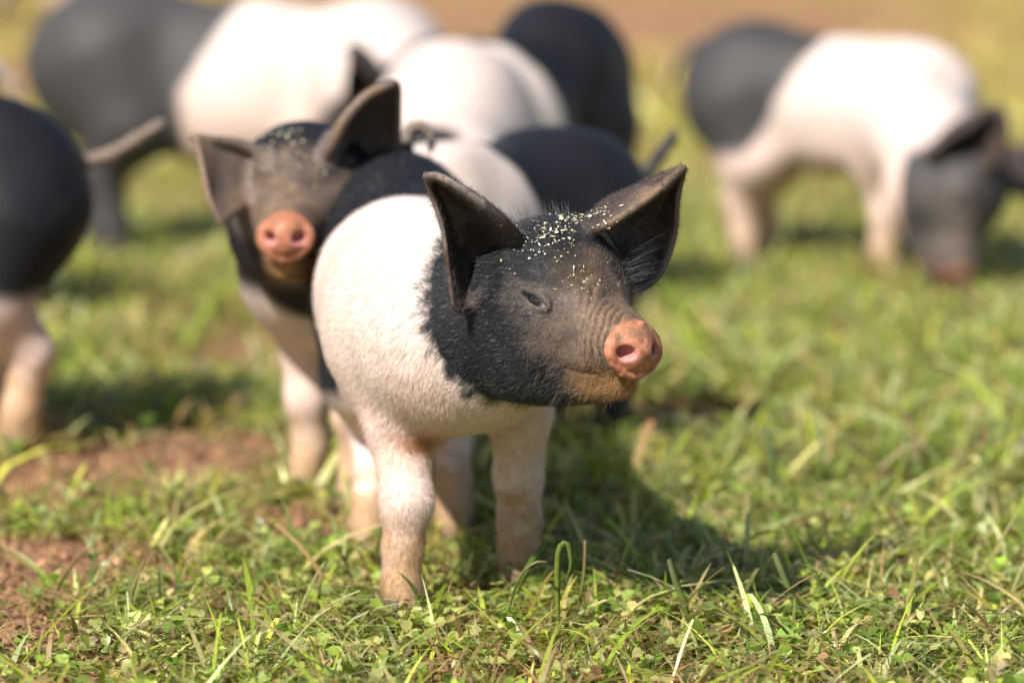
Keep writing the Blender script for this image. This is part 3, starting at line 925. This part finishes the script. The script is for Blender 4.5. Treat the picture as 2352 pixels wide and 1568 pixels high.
# ------------------------------------------------------------------ the other animals, from one local template
def make_pig(name, label, pos, heading, scale=1.0, length=1.0, snout=None, skull_p=None, hs=None, h=0.0045, ears=None, tail=None,
             head_x=0.17, rump_x=-0.07, tilt=-0.5, leg_white=0.13, mud=0.6, step=(0, 0, 0, 0), droop=0.0, coat_noise=1, hind_black=False, chaff=0, low=0.0, dirt=.45, white_z=.12, coat=None, tail_c=(0.22, 0.165, 0.13), wide=0.0, snout_k=1.0, front=0.0, rump=0.0, htilt=.35, ear_c=(0.060, 0.045, 0.042)):
    heading = np.array((heading[0], heading[1], 0.0)); heading /= np.linalg.norm(heading)
    left = np.array((-heading[1], heading[0], 0)); up = np.array((0, 0, 1.0))
    pos = np.array((pos[0], pos[1], 0.0))
    L = lambda x, y, z: pos + scale * (heading * x * length + left * y + up * z)
    fr = np.array([heading, left, up])
    k = scale
    W = low
    torso = [(L(-.215, .030, .252 - W + rump), (.088 * k, .056 * k, .086 * k), fr), (L(-.215, -.030, .252 - W + rump), (.088 * k, .056 * k, .086 * k), fr),
             (L(-.18, 0, .285 - W + rump), (.085 * k, .058 * k, .058 * k), fr), (L(-.06, 0, .248 - W - front * .3), (.140 * length * k, .080 * k, .093 * k), fr),
             (L(-.03, 0, .225 - W), (.110 * length * k, .078 * k, .082 * k), fr),
             (L(.10, .022, .240 - W - front), (.085 * k, .062 * k, .086 * k), fr), (L(.10, -.022, .240 - W - front), (.085 * k, .062 * k, .086 * k), fr), (L(.11, 0, .290 - W - front), (.085 * k, .045 * k, .048 * k), fr)]
    legs = []
    for y, s in ((.052, step[0]), (-.052, step[1])):
        legs.append([(L(.10, y * .85, .215), .050 * k), (L(.09 + s * .4, y, .150), .029 * k), (L(.105 + s, y, .092), .0215 * k), (L(.100 + s, y, .045), .0175 * k), (L(.112 + s, y, .010), .017 * k)])
    for y, s in ((.052, step[2]), (-.052, step[3])):
        legs.append([(L(-.215, y * .75, .220), .062 * k), (L(-.195 + s * .4, y, .155), .046 * k), (L(-.245 + s, y, .100), .0215 * k), (L(-.235 + s, y, .045), .0175 * k), (L(-.228 + s, y, .010), .0175 * k)])
    hs = hs or scale
    if snout is None:
        snout, skull_p = L(.40, 0, .235), L(.27, 0, .265)
    snout, skull_p = np.array(snout), np.array(skull_p)
    HF = frame(snout - skull_p + 1e-6, (0, 0, 1) if abs((snout - skull_p)[2]) < .8 * np.linalg.norm(snout - skull_p) else tuple(heading))
    ER = ears[0] if ears else EAR_R
    EL = ears[1] if ears else EAR_R * (1, -1, 1)
    EN_ = [Ear(snout + (np.array(E) * hs) @ HF if not isinstance(E, list) else E, 0.0028 * hs, 18) for E in (ER, EL)]
    sk = snout + np.array((-0.125 * hs, 0, 0.012 * hs)) @ HF
    neck = [(L(.10, 0, .252 - front), .074 * k), ((L(.10, 0, .252 - front) + sk) / 2 + up * .004, .068 * k), (sk, .052 * hs)]
    if tail is None:
        b = L(-.305, 0, .30)
        tail = [(b, .010 * k), (b - heading * .02 * k + up * .006, .007 * k), (b - heading * .045 * k - up * .02, .0055 * k), (b - heading * .055 * k - up * .055, .004 * k)]
    pts = np.concatenate([np.array([c for c, _ in lg]) for lg in legs] + [np.array([c for c, _, _ in torso]), e_pts(EN_), snout[None], np.array([t[0] for t in tail])])
    lo, hi = pts.min(0) - .13 * k, pts.max(0) + .13 * k
    lo[2] = max(lo[2], -.004)
    pig = Pig(torso, legs, neck, snout, HF, hs, EN_, tail, False, lo, hi, h)
    pig.dirt, pig.wide, pig.snout_k, pig.muscle = dirt, wide, snout_k, .007 * k
    pig.build()

    V = pig.V.astype(float); q = pig.to_head(pig.V).astype(float)
    loc = (V - pos) @ fr.T / k; loc[:, 0] /= length
    nz = fbm(V, 0.05 * k, 100 + coat_noise)
    col = np.tile(WHITE, (len(V), 1))
    col = mixc(col, PINK, np.clip(sstep(0.24, 0.13, loc[:, 2] + .03 * nz) * 0.42 + 0.14 * (1 + nz), 0, 1))
    col = leg_mud(V / k, col, 0.12, mud, coat_noise)
    head_m = sstep(-.006, .006, loc[:, 0] - head_x + htilt * (loc[:, 2] - .25) + .015 * nz) * sstep(white_z, white_z + .03, loc[:, 2])
    on_head = (q[:, 0] > -0.17) & (q[:, 0] < .05) & (np.abs(q[:, 1]) < .15) & (np.abs(q[:, 2]) < .16) & (loc[:, 0] > head_x - .1)
    head_m = np.maximum(head_m, sstep(-.165, -.150, q[:, 0]) * on_head)
    rump_m = sstep(.006, -.006, loc[:, 0] - rump_x + tilt * (loc[:, 2] - .25) + .012 * nz)
    if hind_black:
        rump_m = np.maximum(rump_m, sstep(-.10, -.12, loc[:, 0] + .01 * nz))
    else:
        rump_m = rump_m * sstep(leg_white - .012, leg_white + .012, loc[:, 2] + .01 * nz)
    col = mixc(col, BLACK * 1.15 if coat is None else coat, np.maximum(head_m, rump_m))
    col = mixc(col, (0.22, 0.15, 0.10), sstep(.25, .8, fbm(V, .09 * k, 140 + coat_noise)) * .35)
    em = (pig.ears[0].near(V, .012 * k) | pig.ears[1].near(V, .012 * k)).astype(float)
    ec = mixc(np.tile(ear_c, (len(V), 1)), (0.20, 0.13, 0.09), sstep(-.1, .8, fbm(V, .03, 120 + coat_noise)) * .6)
    col = col * (1 - em[:, None]) + ec * em[:, None]
    col = head_tint(pig, col, em, q, V)
    tt = np.array(tail[0][0]); tlm = (chain(pig.V, [(np.array(a) , r) for a, r in tail[1:]], .004) < .003) if len(tail) > 2 else np.zeros(len(V), bool)
    col = mixc(col, tail_c, tlm * .85)
    root = pig_root(name, pos, label)
    pig_body(pig, root, pos, col)
    add_eyes(pig, root, pos)
    add_hooves(pig, root, pos, [(lg[-1][0], heading, k) for lg in legs])
    if chaff:
        chaff_on(pig, root, pos, q, chaff, 8, 0.7)
    return root
def e_pts(es):
    return np.concatenate([e.v for e in es])

# 2: second piglet, facing the camera behind the first one's shoulder
S2 = at(654, 546, 3.50)
sk2 = S2 + np.array((.013, .13, .002))
ears2 = [net([[(625, 385, 3.575), (606, 378, 3.590), (592, 400, 3.595), (585, 425, 3.590), (588, 448, 3.575)],
              [(585, 345, 3.575), (566, 338, 3.582), (550, 372, 3.578), (545, 425, 3.570), (560, 470, 3.560)],
              [(540, 328, 3.570), (512, 326, 3.570), (500, 372, 3.560), (508, 440, 3.548), (540, 486, 3.540)],
              [(492, 322, 3.560), (470, 326, 3.555), (474, 385, 3.540), (486, 450, 3.528), (522, 500, 3.525)],
              [(446, 316, 3.550), (452, 328, 3.545), (468, 400, 3.528), (482, 460, 3.518), (506, 510, 3.515)]]),
         net([[(745, 365, 3.57), (760, 350, 3.60), (790, 370, 3.62), (815, 400, 3.61), (820, 430, 3.59)],
              [(765, 330, 3.555), (785, 300, 3.60), (825, 320, 3.63), (860, 360, 3.62), (866, 390, 3.60)],
              [(792, 275, 3.545), (815, 250, 3.59), (855, 270, 3.62), (900, 310, 3.615), (908, 345, 3.60)],
              [(840, 222, 3.55), (860, 206, 3.58), (885, 225, 3.60), (908, 250, 3.60), (914, 285, 3.59)],
              [(900, 192, 3.56), (907, 190, 3.57), (914, 196, 3.58), (916, 208, 3.58), (916, 222, 3.58)]])]
h2 = np.array((-.62, -.78))
sh2 = np.array((-.165, 3.76)) - h2 * .10
t2 = at(1492, 392, 4.13)
make_pig('piglet', 'piglet facing the camera with pink snout and one ear raised, behind the front piglet', sh2, h2, 1.0, 1.16, S2, sk2, 1.03, 0.003, ears2,
         [(t2 - (.01, 0, .01), .010), (t2, .008), (t2 + (.012, 0, .018), .007), (t2 + (.024, 0, .034), .006), (t2 + (.026, 0, .044), .0035)],
         head_x=.10, rump_x=-.115, tilt=-.4, mud=.75, step=(.02, -.02, 0, -.02), coat_noise=2, chaff=80, snout_k=.85, dirt=.8, white_z=.20, hind_black=True, wide=.18, ear_c=(.12, .098, .09), tail_c=(.05, .045, .045))

# 3: behind it, seen from the front quarter, head down
h3 = np.array((-.44, -.90))
p3 = np.array((P(1118, 4.90, .3)[0], 4.90))
S3 = np.array(P(1000, 4.42, .02)); k3 = np.array(P(1030, 4.48, .16))
make_pig('pig', 'plump pig behind the two front piglets, white shoulder facing the camera, black rump', p3, h3, 1.10, .92, S3, k3, 1.1, 0.0055,
         head_x=.30, rump_x=-.03, tilt=-.2, coat_noise=3, rump=.03)

# 5: grazing at the right
h5 = np.array((.88, -.47))
p5 = np.array((P(1965, 5.48, .3)[0], 5.48))
S5 = at(2205, 645, 5.12); k5 = at(2150, 430, 5.19)
make_pig('pig', 'black and white pig grazing at the right with its muzzle in the grass', p5, h5, 1.05, .74, S5, k5, 1.12, 0.005,
         head_x=.34, rump_x=-.10, tilt=-.75, leg_white=.165, mud=.55, step=(.02, -.01, .03, .045), coat_noise=4, low=.008, dirt=.15, coat=(.050, .047, .047), snout_k=.35, front=.020, rump=.004)

# 6: the biggest, at the left
h6 = np.array((.97, -.24))
p6 = np.array((P(670, 5.55, .35)[0], 5.55))
S6 = at(985, 440, 5.22); k6 = at(915, 290, 5.30)
make_pig('pig', 'largest pig, black hindquarters and broad white middle, standing at the upper left', p6, h6, 1.36, .90, S6, k6, 1.05, 0.006,
         head_x=.185, htilt=-1.5, white_z=.09, rump_x=-.075, tilt=-.62, hind_black=True, coat_noise=5, mud=.5, step=(0, .02, -.03, .03), low=.045, coat=(.060, .056, .055), front=.035)

# 7: cut by the left edge, walking out of the picture
h7 = np.array((-.96, -.28))
p7 = np.array((P(-497, 4.02, .3)[0], 3.98))
t7 = at(180, 372, 4.05)
make_pig('piglet', 'piglet cut by the left edge, only its black rump and long thin tail showing', p7, h7, 1.08, 1.0, None, None, None, 0.0045, None,
         [(t7 - (.02, 0, 0), .012), (t7 + (.01, 0, .001), .008), (t7 + (.035, -.002, .008), .0075), (t7 + (.062, 0, .024), .0068), (t7 + (.088, .004, .040), .006)],
         head_x=.17, rump_x=-.12, tilt=-.1, leg_white=.158, mud=.8, coat_noise=6, step=(0, 0, .010, .016))

# 8, 9: slivers at the left edge and in the top left corner
p8 = np.array((P(-560, 5.0, .3)[0], 5.0))
make_pig('pig', 'pig at the left edge of which only a pale flank shows, above the black rump', p8, (-.9, .45), 1.15, 1.0, None, None, None, 0.006, rump_x=-.6, coat_noise=7)
p9 = np.array((P(60, 10.9, .3)[0], 10.9))
make_pig('pig', 'farthest pig, its dark legs just showing in the top left corner', p9, (.9, -.3), 1.2, 1.0, None, None, None, 0.008, hind_black=True, rump_x=-.02, head_x=.05, coat_noise=8)

# ------------------------------------------------------------------ grass, clover and litter
def ribbons(base, height, width, az, lean, bend, twist, c0, c1, segs=4, blunt=None, curl=0.0):
    N = len(base)
    t = np.linspace(0, 1, segs + 1)
    dh = np.stack([np.cos(az), np.sin(az), np.zeros(N)], 1)
    H_ = height[:, None, None]
    T = t[None, :, None]
    out = (lean[:, None, None] * T + bend[:, None, None] * T ** 2) * dh[:, None, :]
    upv = np.zeros((N, segs + 1, 3)); upv[..., 2] = t[None] * 1.0 - (0.42 * np.minimum(bend, 1.6)[:, None]) * t[None] ** 2.4
    cen = base[:, None, :] + H_ * (out + upv)
    ta = az[:, None] + math.pi / 2 + twist[:, None] * (0.6 + 0.7 * t[None])
    side = np.stack([np.cos(ta), np.sin(ta), np.zeros_like(ta)], 2)
    if blunt is None: blunt = np.zeros(N)
    prof = (1 - t[None] ** 2.2) * (1 - blunt[:, None]) + blunt[:, None]
    prof = prof * (0.62 + 0.38 * np.minimum(t[None] * 3, 1))
    w = width[:, None] * prof * 0.5
    w = np.maximum(w, 0.00012)
    Lf = cen - side * w[..., None]; Rt = cen + side * w[..., None]
    Vv = np.stack([Lf, Rt], 2).reshape(N, -1, 3)
    per = 2 * (segs + 1)
    q = np.array([[2 * i, 2 * i + 1, 2 * i + 3, 2 * i + 2] for i in range(segs)])
    Qd = (np.arange(N)[:, None, None] * per + q[None]).reshape(-1, 4)
    m = (t[None] ** 0.8)[..., None]
    C = c0[:, None, :] * (1 - m) + c1[:, None, :] * m
    C = np.repeat(C[:, :, None, :], 2, 2).reshape(-1, 3)
    return Vv.reshape(-1, 3), Qd, C
GREENS = np.array([(0.250, 0.325, 0.042), (0.370, 0.440, 0.055), (0.480, 0.490, 0.090), (0.130, 0.200, 0.045), (0.580, 0.550, 0.230), (0.42, 0.46, 0.230)])
DRY = np.array([(0.40, 0.29, 0.14), (0.34, 0.22, 0.11), (0.46, 0.37, 0.20), (0.27, 0.16, 0.08)])
def frustum_w(y):
    return 0.1345 * y
def scatter(n, y0, y1, outside, power, R):
    """points in a wedge that covers the view and a strip either side"""
    y = y0 + (y1 - y0) * R.random(n)
    hw = frustum_w(y) + 0.9
    keep = R.random(n) < hw / hw.max()
    y, hw = y[keep], hw[keep]
    x = (R.random(len(y)) * 2 - 1) * hw
    inside = np.abs(x) < frustum_w(y) + 0.06
    k2 = inside | (R.random(len(x)) < outside)
    return x[k2], y[k2]
def pick(cols, n, R, var=0.26):
    c = cols[R.integers(0, len(cols), n)]
    return c * np.exp(R.normal(0, var, (n, 1))) * np.exp(R.normal(0, 0.05, (n, 3)))
def field_tint(c, x, y, dry_c=(0.24, 0.21, 0.075)):
    p = np.stack([x, y, np.zeros_like(x)], 1)
    a = 0.5 + 0.5 * fbm(p, 0.25, 31)
    c = c * (0.85 + 0.4 * a)[:, None]
    m = sstep(4.6, 9.0, y) * (0.35 + 0.55 * a)
    return mixc(c, (0.66, 0.51, 0.18), np.clip(m, 0, 1))

def grass_layer(y0, y1, n_blades, n_clover, n_litter, size, segs, seed, outside=.3):
    R = np.random.default_rng(seed)
    Vs, Qs, Cs, o = [], [], [], 0
    def add(v, q_, c):
        nonlocal o
        Vs.append(v); Qs.append(q_ + o); Cs.append(c); o += len(v)
    # blades
    x, y = scatter(n_blades, y0, y1, outside, 1, R)
    b = bare(x, y)
    keep = R.random(len(x)) > b * 1.05
    x, y, b = x[keep], y[keep], b[keep]
    N = len(x)
    base = np.stack([x, y, relief(x, y)], 1)
    tall = fbm(base * (1, 1, 0), 0.12, 41)
    hgt = (0.015 + 0.032 * R.random(N) ** 1.6 + 0.016 * np.clip(tall, 0, 1)) * (1 + 0.25 * R.normal(0, 1, N).clip(-1, 2)) * size ** 0.6
    lg = R.random(N) < 0.085
    hgt[lg] *= 1.3 + (1.1 if size < 1.2 else .5) * R.random(lg.sum())
    hgt = np.minimum(hgt, .075 if size < 1.2 else .062 * size ** .4)
    wid = (0.0020 + 0.0046 * R.random(N) ** 1.5) * size
    wid[lg] = (0.0032 + 0.0028 * R.random(lg.sum())) * size ** .8
    az = R.random(N) * 2 * math.pi
    lean = 0.15 + 0.9 * R.random(N) ** 1.3
    bend = 0.1 + 1.7 * R.random(N) ** 1.2
    c0 = pick(GREENS, N, R); 
    dry = R.random(N) < 0.09 + 0.25 * b
    c0[dry] = pick(DRY, dry.sum(), R)
    c0 = field_tint(c0, x, y)
    c1 = c0 * 1.12
    tipdry = R.random(N) < .25
    c1[tipdry] = pick(DRY, tipdry.sum(), R) * .9
    add(*ribbons(base, hgt, wid, az, lean, bend, R.normal(0, .8, N), c0 * .9, c1, segs, (R.random(N) < .18) * .75))
    # lying litter
    x, y = scatter(n_litter, y0, y1, outside, 1, R)
    N = len(x)
    base = np.stack([x, y, relief(x, y) + 0.002 + .006 * R.random(N)], 1)
    add(*ribbons(base, 0.006 + .012 * R.random(N), (0.0010 + .002 * R.random(N)) * size, R.random(N) * 6.28, 1.4 + .8 * R.random(N), R.normal(.2, .6, N), R.normal(0, .5, N),
                 pick(DRY, N, R), pick(DRY, N, R), 2, np.full(N, .6)))
    # clover and small round weed leaves
    if n_clover:
        x, y = scatter(n_clover, y0, y1, outside, 1, R)
        b = bare(x, y)
        p = np.stack([x, y, np.zeros_like(x)], 1)
        keep = (R.random(len(x)) > b * 1.1) & (R.random(len(x)) < 0.45 + 0.6 * fbm(p, 0.10, 51))
        x, y = x[keep], y[keep]
        N = len(x)
        z0 = relief(x, y)
        hh = (0.006 + 0.015 * R.random(N)) * size ** .5
        cx, cy = x + R.normal(0, .005, N), y + R.normal(0, .005, N)
        top = np.stack([cx, cy, z0 + hh], 1)
        rad = (0.0048 + 0.0052 * R.random(N)) * size ** .6
        cc = pick(np.array([(0.170, 0.260, 0.040), (0.250, 0.340, 0.055), (0.29, 0.37, 0.10), (0.40, 0.41, 0.14), (0.36, 0.34, 0.12)]), N, R)
        rusty = R.random(N) < .08
        cc[rusty] = pick(DRY, rusty.sum(), R)
        a0 = R.random(N) * 6.28
        nl = 3
        shp = np.array([(0.05, 0, 0), (0.45, .40, .10), (0.85, .52, .12), (1.12, .30, .05), (1.08, 0, 0), (1.12, -.30, .05), (0.85, -.52, .12), (0.45, -.40, .10)])
        for k in range(nl):
            a = a0 + k * 2 * math.pi / 3 + R.normal(0, .12, N)
            tilt = R.normal(0.15, .42, N)
            roll = R.normal(0, .35, N)
            d = np.stack([np.cos(a) * np.cos(tilt), np.sin(a) * np.cos(tilt), np.sin(tilt)], 1)
            s = np.stack([-np.sin(a), np.cos(a), np.zeros(N)], 1)
            u = np.cross(d, s)
            s = s * np.cos(roll)[:, None] + u * np.sin(roll)[:, None]
            u = np.cross(d, s)
            v = top[:, None, :] + rad[:, None, None] * 1.25 * (shp[None, :, 0, None] * d[:, None] + shp[None, :, 1, None] * s[:, None] + (shp[None, :, 2, None] + .0) * u[:, None])
            qq = np.array([[0, 1, 2, 3, 4], [0, 4, 5, 6, 7]])
            f5 = (np.arange(N)[:, None, None] * 8 + qq[None]).reshape(-1, 5)
            tri = np.concatenate([f5[:, [0, 1, 2]], f5[:, [0, 2, 3]], f5[:, [0, 3, 4]]])
            quad_like = tri
            Vs.append(v.reshape(-1, 3)); T3.append(quad_like + o); 
            Cs.append(np.repeat(cc * np.exp(R.normal(0, .1, (N, 1))), 8, 0)); o += N * 8
            Qs.append(np.zeros((0, 4), int))
        st = np.stack([x, y, z0], 1)
        az = np.arctan2(cy - y, cx - x)
        ln = np.hypot(cx - x, cy - y) / hh
        add(*ribbons(st, hh, np.full(N, .0009) * size, az, ln, np.zeros(N), R.normal(0, 1, N), cc * 1.1, cc * 1.1, 1, np.ones(N)))
    return np.concatenate(Vs), np.concatenate(Qs), np.concatenate(Cs)

def build_layer(name, *a, **k):
    global T3
    T3 = []
    v, q_, c = grass_layer(*a, **k)
    groups = [q_] + ([np.concatenate(T3)] if T3 else [])
    o = link(name, np_mesh(name, v, groups, True, np.clip(c, 0, 1)), LEAF)
    o['kind'] = 'stuff'; o['category'] = 'grass'
    return o
g1 = build_layer('grass', 2.15, 3.75, 50000, 48000, 7000, 1.0, 5, 201, outside=.22)
g1['label'] = 'short grazed grass and clover in the foreground'
g2 = build_layer('grass', 3.75, 6.2, 80000, 22000, 8000, 1.7, 3, 202, outside=.15)
g2['label'] = 'blurred short grass in the middle of the field'
g3 = build_layer('grass', 6.2, 16.0, 130000, 0, 20000, 3.4, 2, 203, outside=.25)
g3['label'] = 'soft green and tan grass at the back of the field'

# crumbs of earth
def crumbs(n, seed):
    R = np.random.default_rng(seed)
    x, y = scatter(n, 2.5, 4.4, .2, 1, R)
    b = bare(x, y); k = R.random(len(x)) < .05 + b
    x, y = x[k], y[k]; N = len(x)
    r = 0.0012 + 0.0060 * R.random(N) ** 3.5
    octa = np.array([(1, 0, 0), (0, 1, 0), (-1, 0, 0), (0, -1, 0), (.6, .6, .7), (-.6, .5, .75), (-.5, -.6, .65), (.55, -.6, .7), (0, 0, 1)], float)
    v = np.stack([x, y, relief(x, y) + r * .1], 1)[:, None] + r[:, None, None] * octa[None] * (1 + .3 * R.normal(0, 1, (N, 9, 1)))
    f = np.array([(0, 1, 4), (1, 2, 5), (2, 3, 6), (3, 0, 7), (4, 1, 5), (5, 2, 6), (6, 3, 7), (7, 0, 4), (4, 5, 8), (5, 6, 8), (6, 7, 8), (7, 4, 8)])
    F = (np.arange(N)[:, None, None] * 9 + f[None]).reshape(-1, 3)
    c = np.repeat(soil_c[None] * np.exp(R.normal(0, .25, (N, 1))), 9, 0)
    o = link('soil_crumbs', np_mesh('soil_crumbs', v.reshape(-1, 3), [F], True, c), SOIL)
    o['kind'] = 'stuff'; o['label'] = 'small crumbs of red brown earth between the grass'
crumbs(60000, 301)

# single blades and leaves that stand out
def single(name, label, cat, base_px, d, pts, width, c0, c1, blunt=0.0, group=None, fold=0.25):
    """pts: (dx px, dy px, dz m) steps from the base along the blade, in photograph pixels at depth d"""
    s = FPX / d
    b = P(base_px, d, 0); b[2] = ground_z(b[0], b[1])
    P3 = np.array([(0, 0, 0)] + [(dx / s, dd, dy / s) for dx, dy, dd in pts], float)
    c = catmull(P3, 14)
    t = np.linspace(0, 1, 14)
    T = np.gradient(c, axis=0); T /= np.linalg.norm(T, axis=1)[:, None]
    side = np.cross(T, np.array((0.15, -1, 0.25))); side /= np.linalg.norm(side, axis=1)[:, None]
    nn = np.cross(side, T)
    prof = ((1 - t ** 3) * (1 - blunt) + blunt) * (.55 + .45 * np.minimum(t * 3, 1))
    w = (width * .5 * prof)[:, None]
    th = 0.0003
    V = np.stack([c - side * w + nn * w * fold, c + nn * th * -.5, c + side * w + nn * w * fold, c - nn * th], 1)
    V[:, 3] = c - nn * th * 2
    Q = []
    for i in range(13):
        a, e = i * 4, (i + 1) * 4
        Q += [(a, a + 1, e + 1, e), (a + 1, a + 2, e + 2, e + 1), (a + 2, a + 3, e + 3, e + 2), (a + 3, a, e, e + 3)]
    col = np.array(c0)[None] * (1 - t[:, None]) + np.array(c1)[None] * t[:, None]
    o = link(name, np_mesh(name, V.reshape(-1, 3), [np.array(Q)], True, np.repeat(col, 4, 0)), LEAF, None, Vector(b))
    o['label'] = label; o['category'] = cat
    if group: o['group'] = group
G1, G2, PALE, STRAW = (0.15, 0.22, 0.03), (0.13, 0.20, 0.05), (0.30, 0.33, 0.16), (0.42, 0.31, 0.16)
gd = lambda y: ground_at(1176, y)[1]
single('grass_blade', 'pale cut grass blade leaning left with a blunt white tip, right of the front legs', 'grass blade', 1580, gd(1450), [(-8, 70, 0), (-30, 130, -.004), (-46, 185, -.008)], .0062, G1, PALE, .8, 'tall blades in the foreground')
single('grass_blade', 'broad pale cut blade leaning left in front of the dark shadow', 'grass blade', 1852, gd(1430), [(-30, 60, 0), (-58, 125, -.004), (-78, 175, -.006)], .0066, G1, PALE, .85, 'tall blades in the foreground')
single('grass_blade', 'slender pointed blade right of the broad cut blade', 'grass blade', 1905, gd(1410), [(-25, 90, 0), (-60, 150, .004), (-84, 220, .006)], .0048, G2, G1, .1, 'tall blades in the foreground')
single('grass_blade', 'upright blade folded over at its top just right of the far front leg', 'grass blade', 1284, gd(1460), [(-4, 90, 0), (-2, 200, 0), (18, 222, 0), (28, 170, .002), (12, 120, .006)], .0056, (0.24, 0.28, .05), G2, .2, 'tall blades in the foreground')
single('grass_blade', 'thin straight stalk with a brown tip beside the folded blade', 'grass blade', 1322, gd(1420), [(12, 60, 0), (20, 120, 0), (22, 190, 0)], .0030, G1, STRAW, .6, 'tall blades in the foreground')
single('grass_blade', 'thin arching blade curving over between the two front legs', 'grass blade', 1160, gd(1450), [(14, 90, 0), (40, 160, -.01), (72, 188, -.012), (98, 190, -.012)], .0026, G2, STRAW, .1, 'tall blades in the foreground')
single('grass_blade', 'wide fresh green blade leaning right between the two front legs', 'grass blade', 1175, gd(1380), [(26, 60, 0), (55, 110, 0), (88, 150, 0)], .0066, G1, (0.10, .19, .05), .7, 'tall blades in the foreground')
single('grass_blade', 'tall light blade arching left in front of the near front leg', 'grass blade', 985, gd(1440), [(-20, 60, 0), (-38, 110, -.004), (-70, 150, -.01)], .0042, (0.24, 0.28, .05), G2, .1, 'tall blades in the foreground')
single('grass_blade', 'twisted single blade rising alone over the clover at the bottom left', 'grass blade', 292, gd(1410), [(6, 40, 0), (20, 90, 0), (44, 150, .004)], .0042, G1, STRAW, .05, 'tall blades in the foreground')
single('grass_blade', 'blurred tall blue green blade standing right of the shadow', 'grass blade', 1772, gd(1150), [(4, 60, 0), (0, 120, 0), (-16, 180, 0)], .0085, G2, (0.20, .28, .14), .3, 'tall blades in the foreground')
single('weed_leaf', 'broad yellow green leaf standing up blurred at the right', 'weed leaf', 1985, gd(1190), [(8, 30, 0), (38, 80, 0), (80, 120, .005)], .0150, (0.22, 0.28, .05), (0.22, .27, .06), .1)
single('grass_blade', 'dark thin blade curling in a loop at the edge of the shadow', 'grass blade', 1706, gd(1330), [(-6, 40, 0), (6, 95, 0), (50, 122, 0), (110, 118, .005)], .0024, (0.07, .11, .03), (0.07, .11, .03), .1, 'tall blades in the foreground')
single('grass_blade', 'tan dry blade leaning left at the right, blurred, half way back', 'grass blade', 2130, gd(1110), [(-20, 60, 0), (-40, 130, 0), (-80, 200, 0)], .0070, STRAW, STRAW, .4, 'tall blades in the foreground')
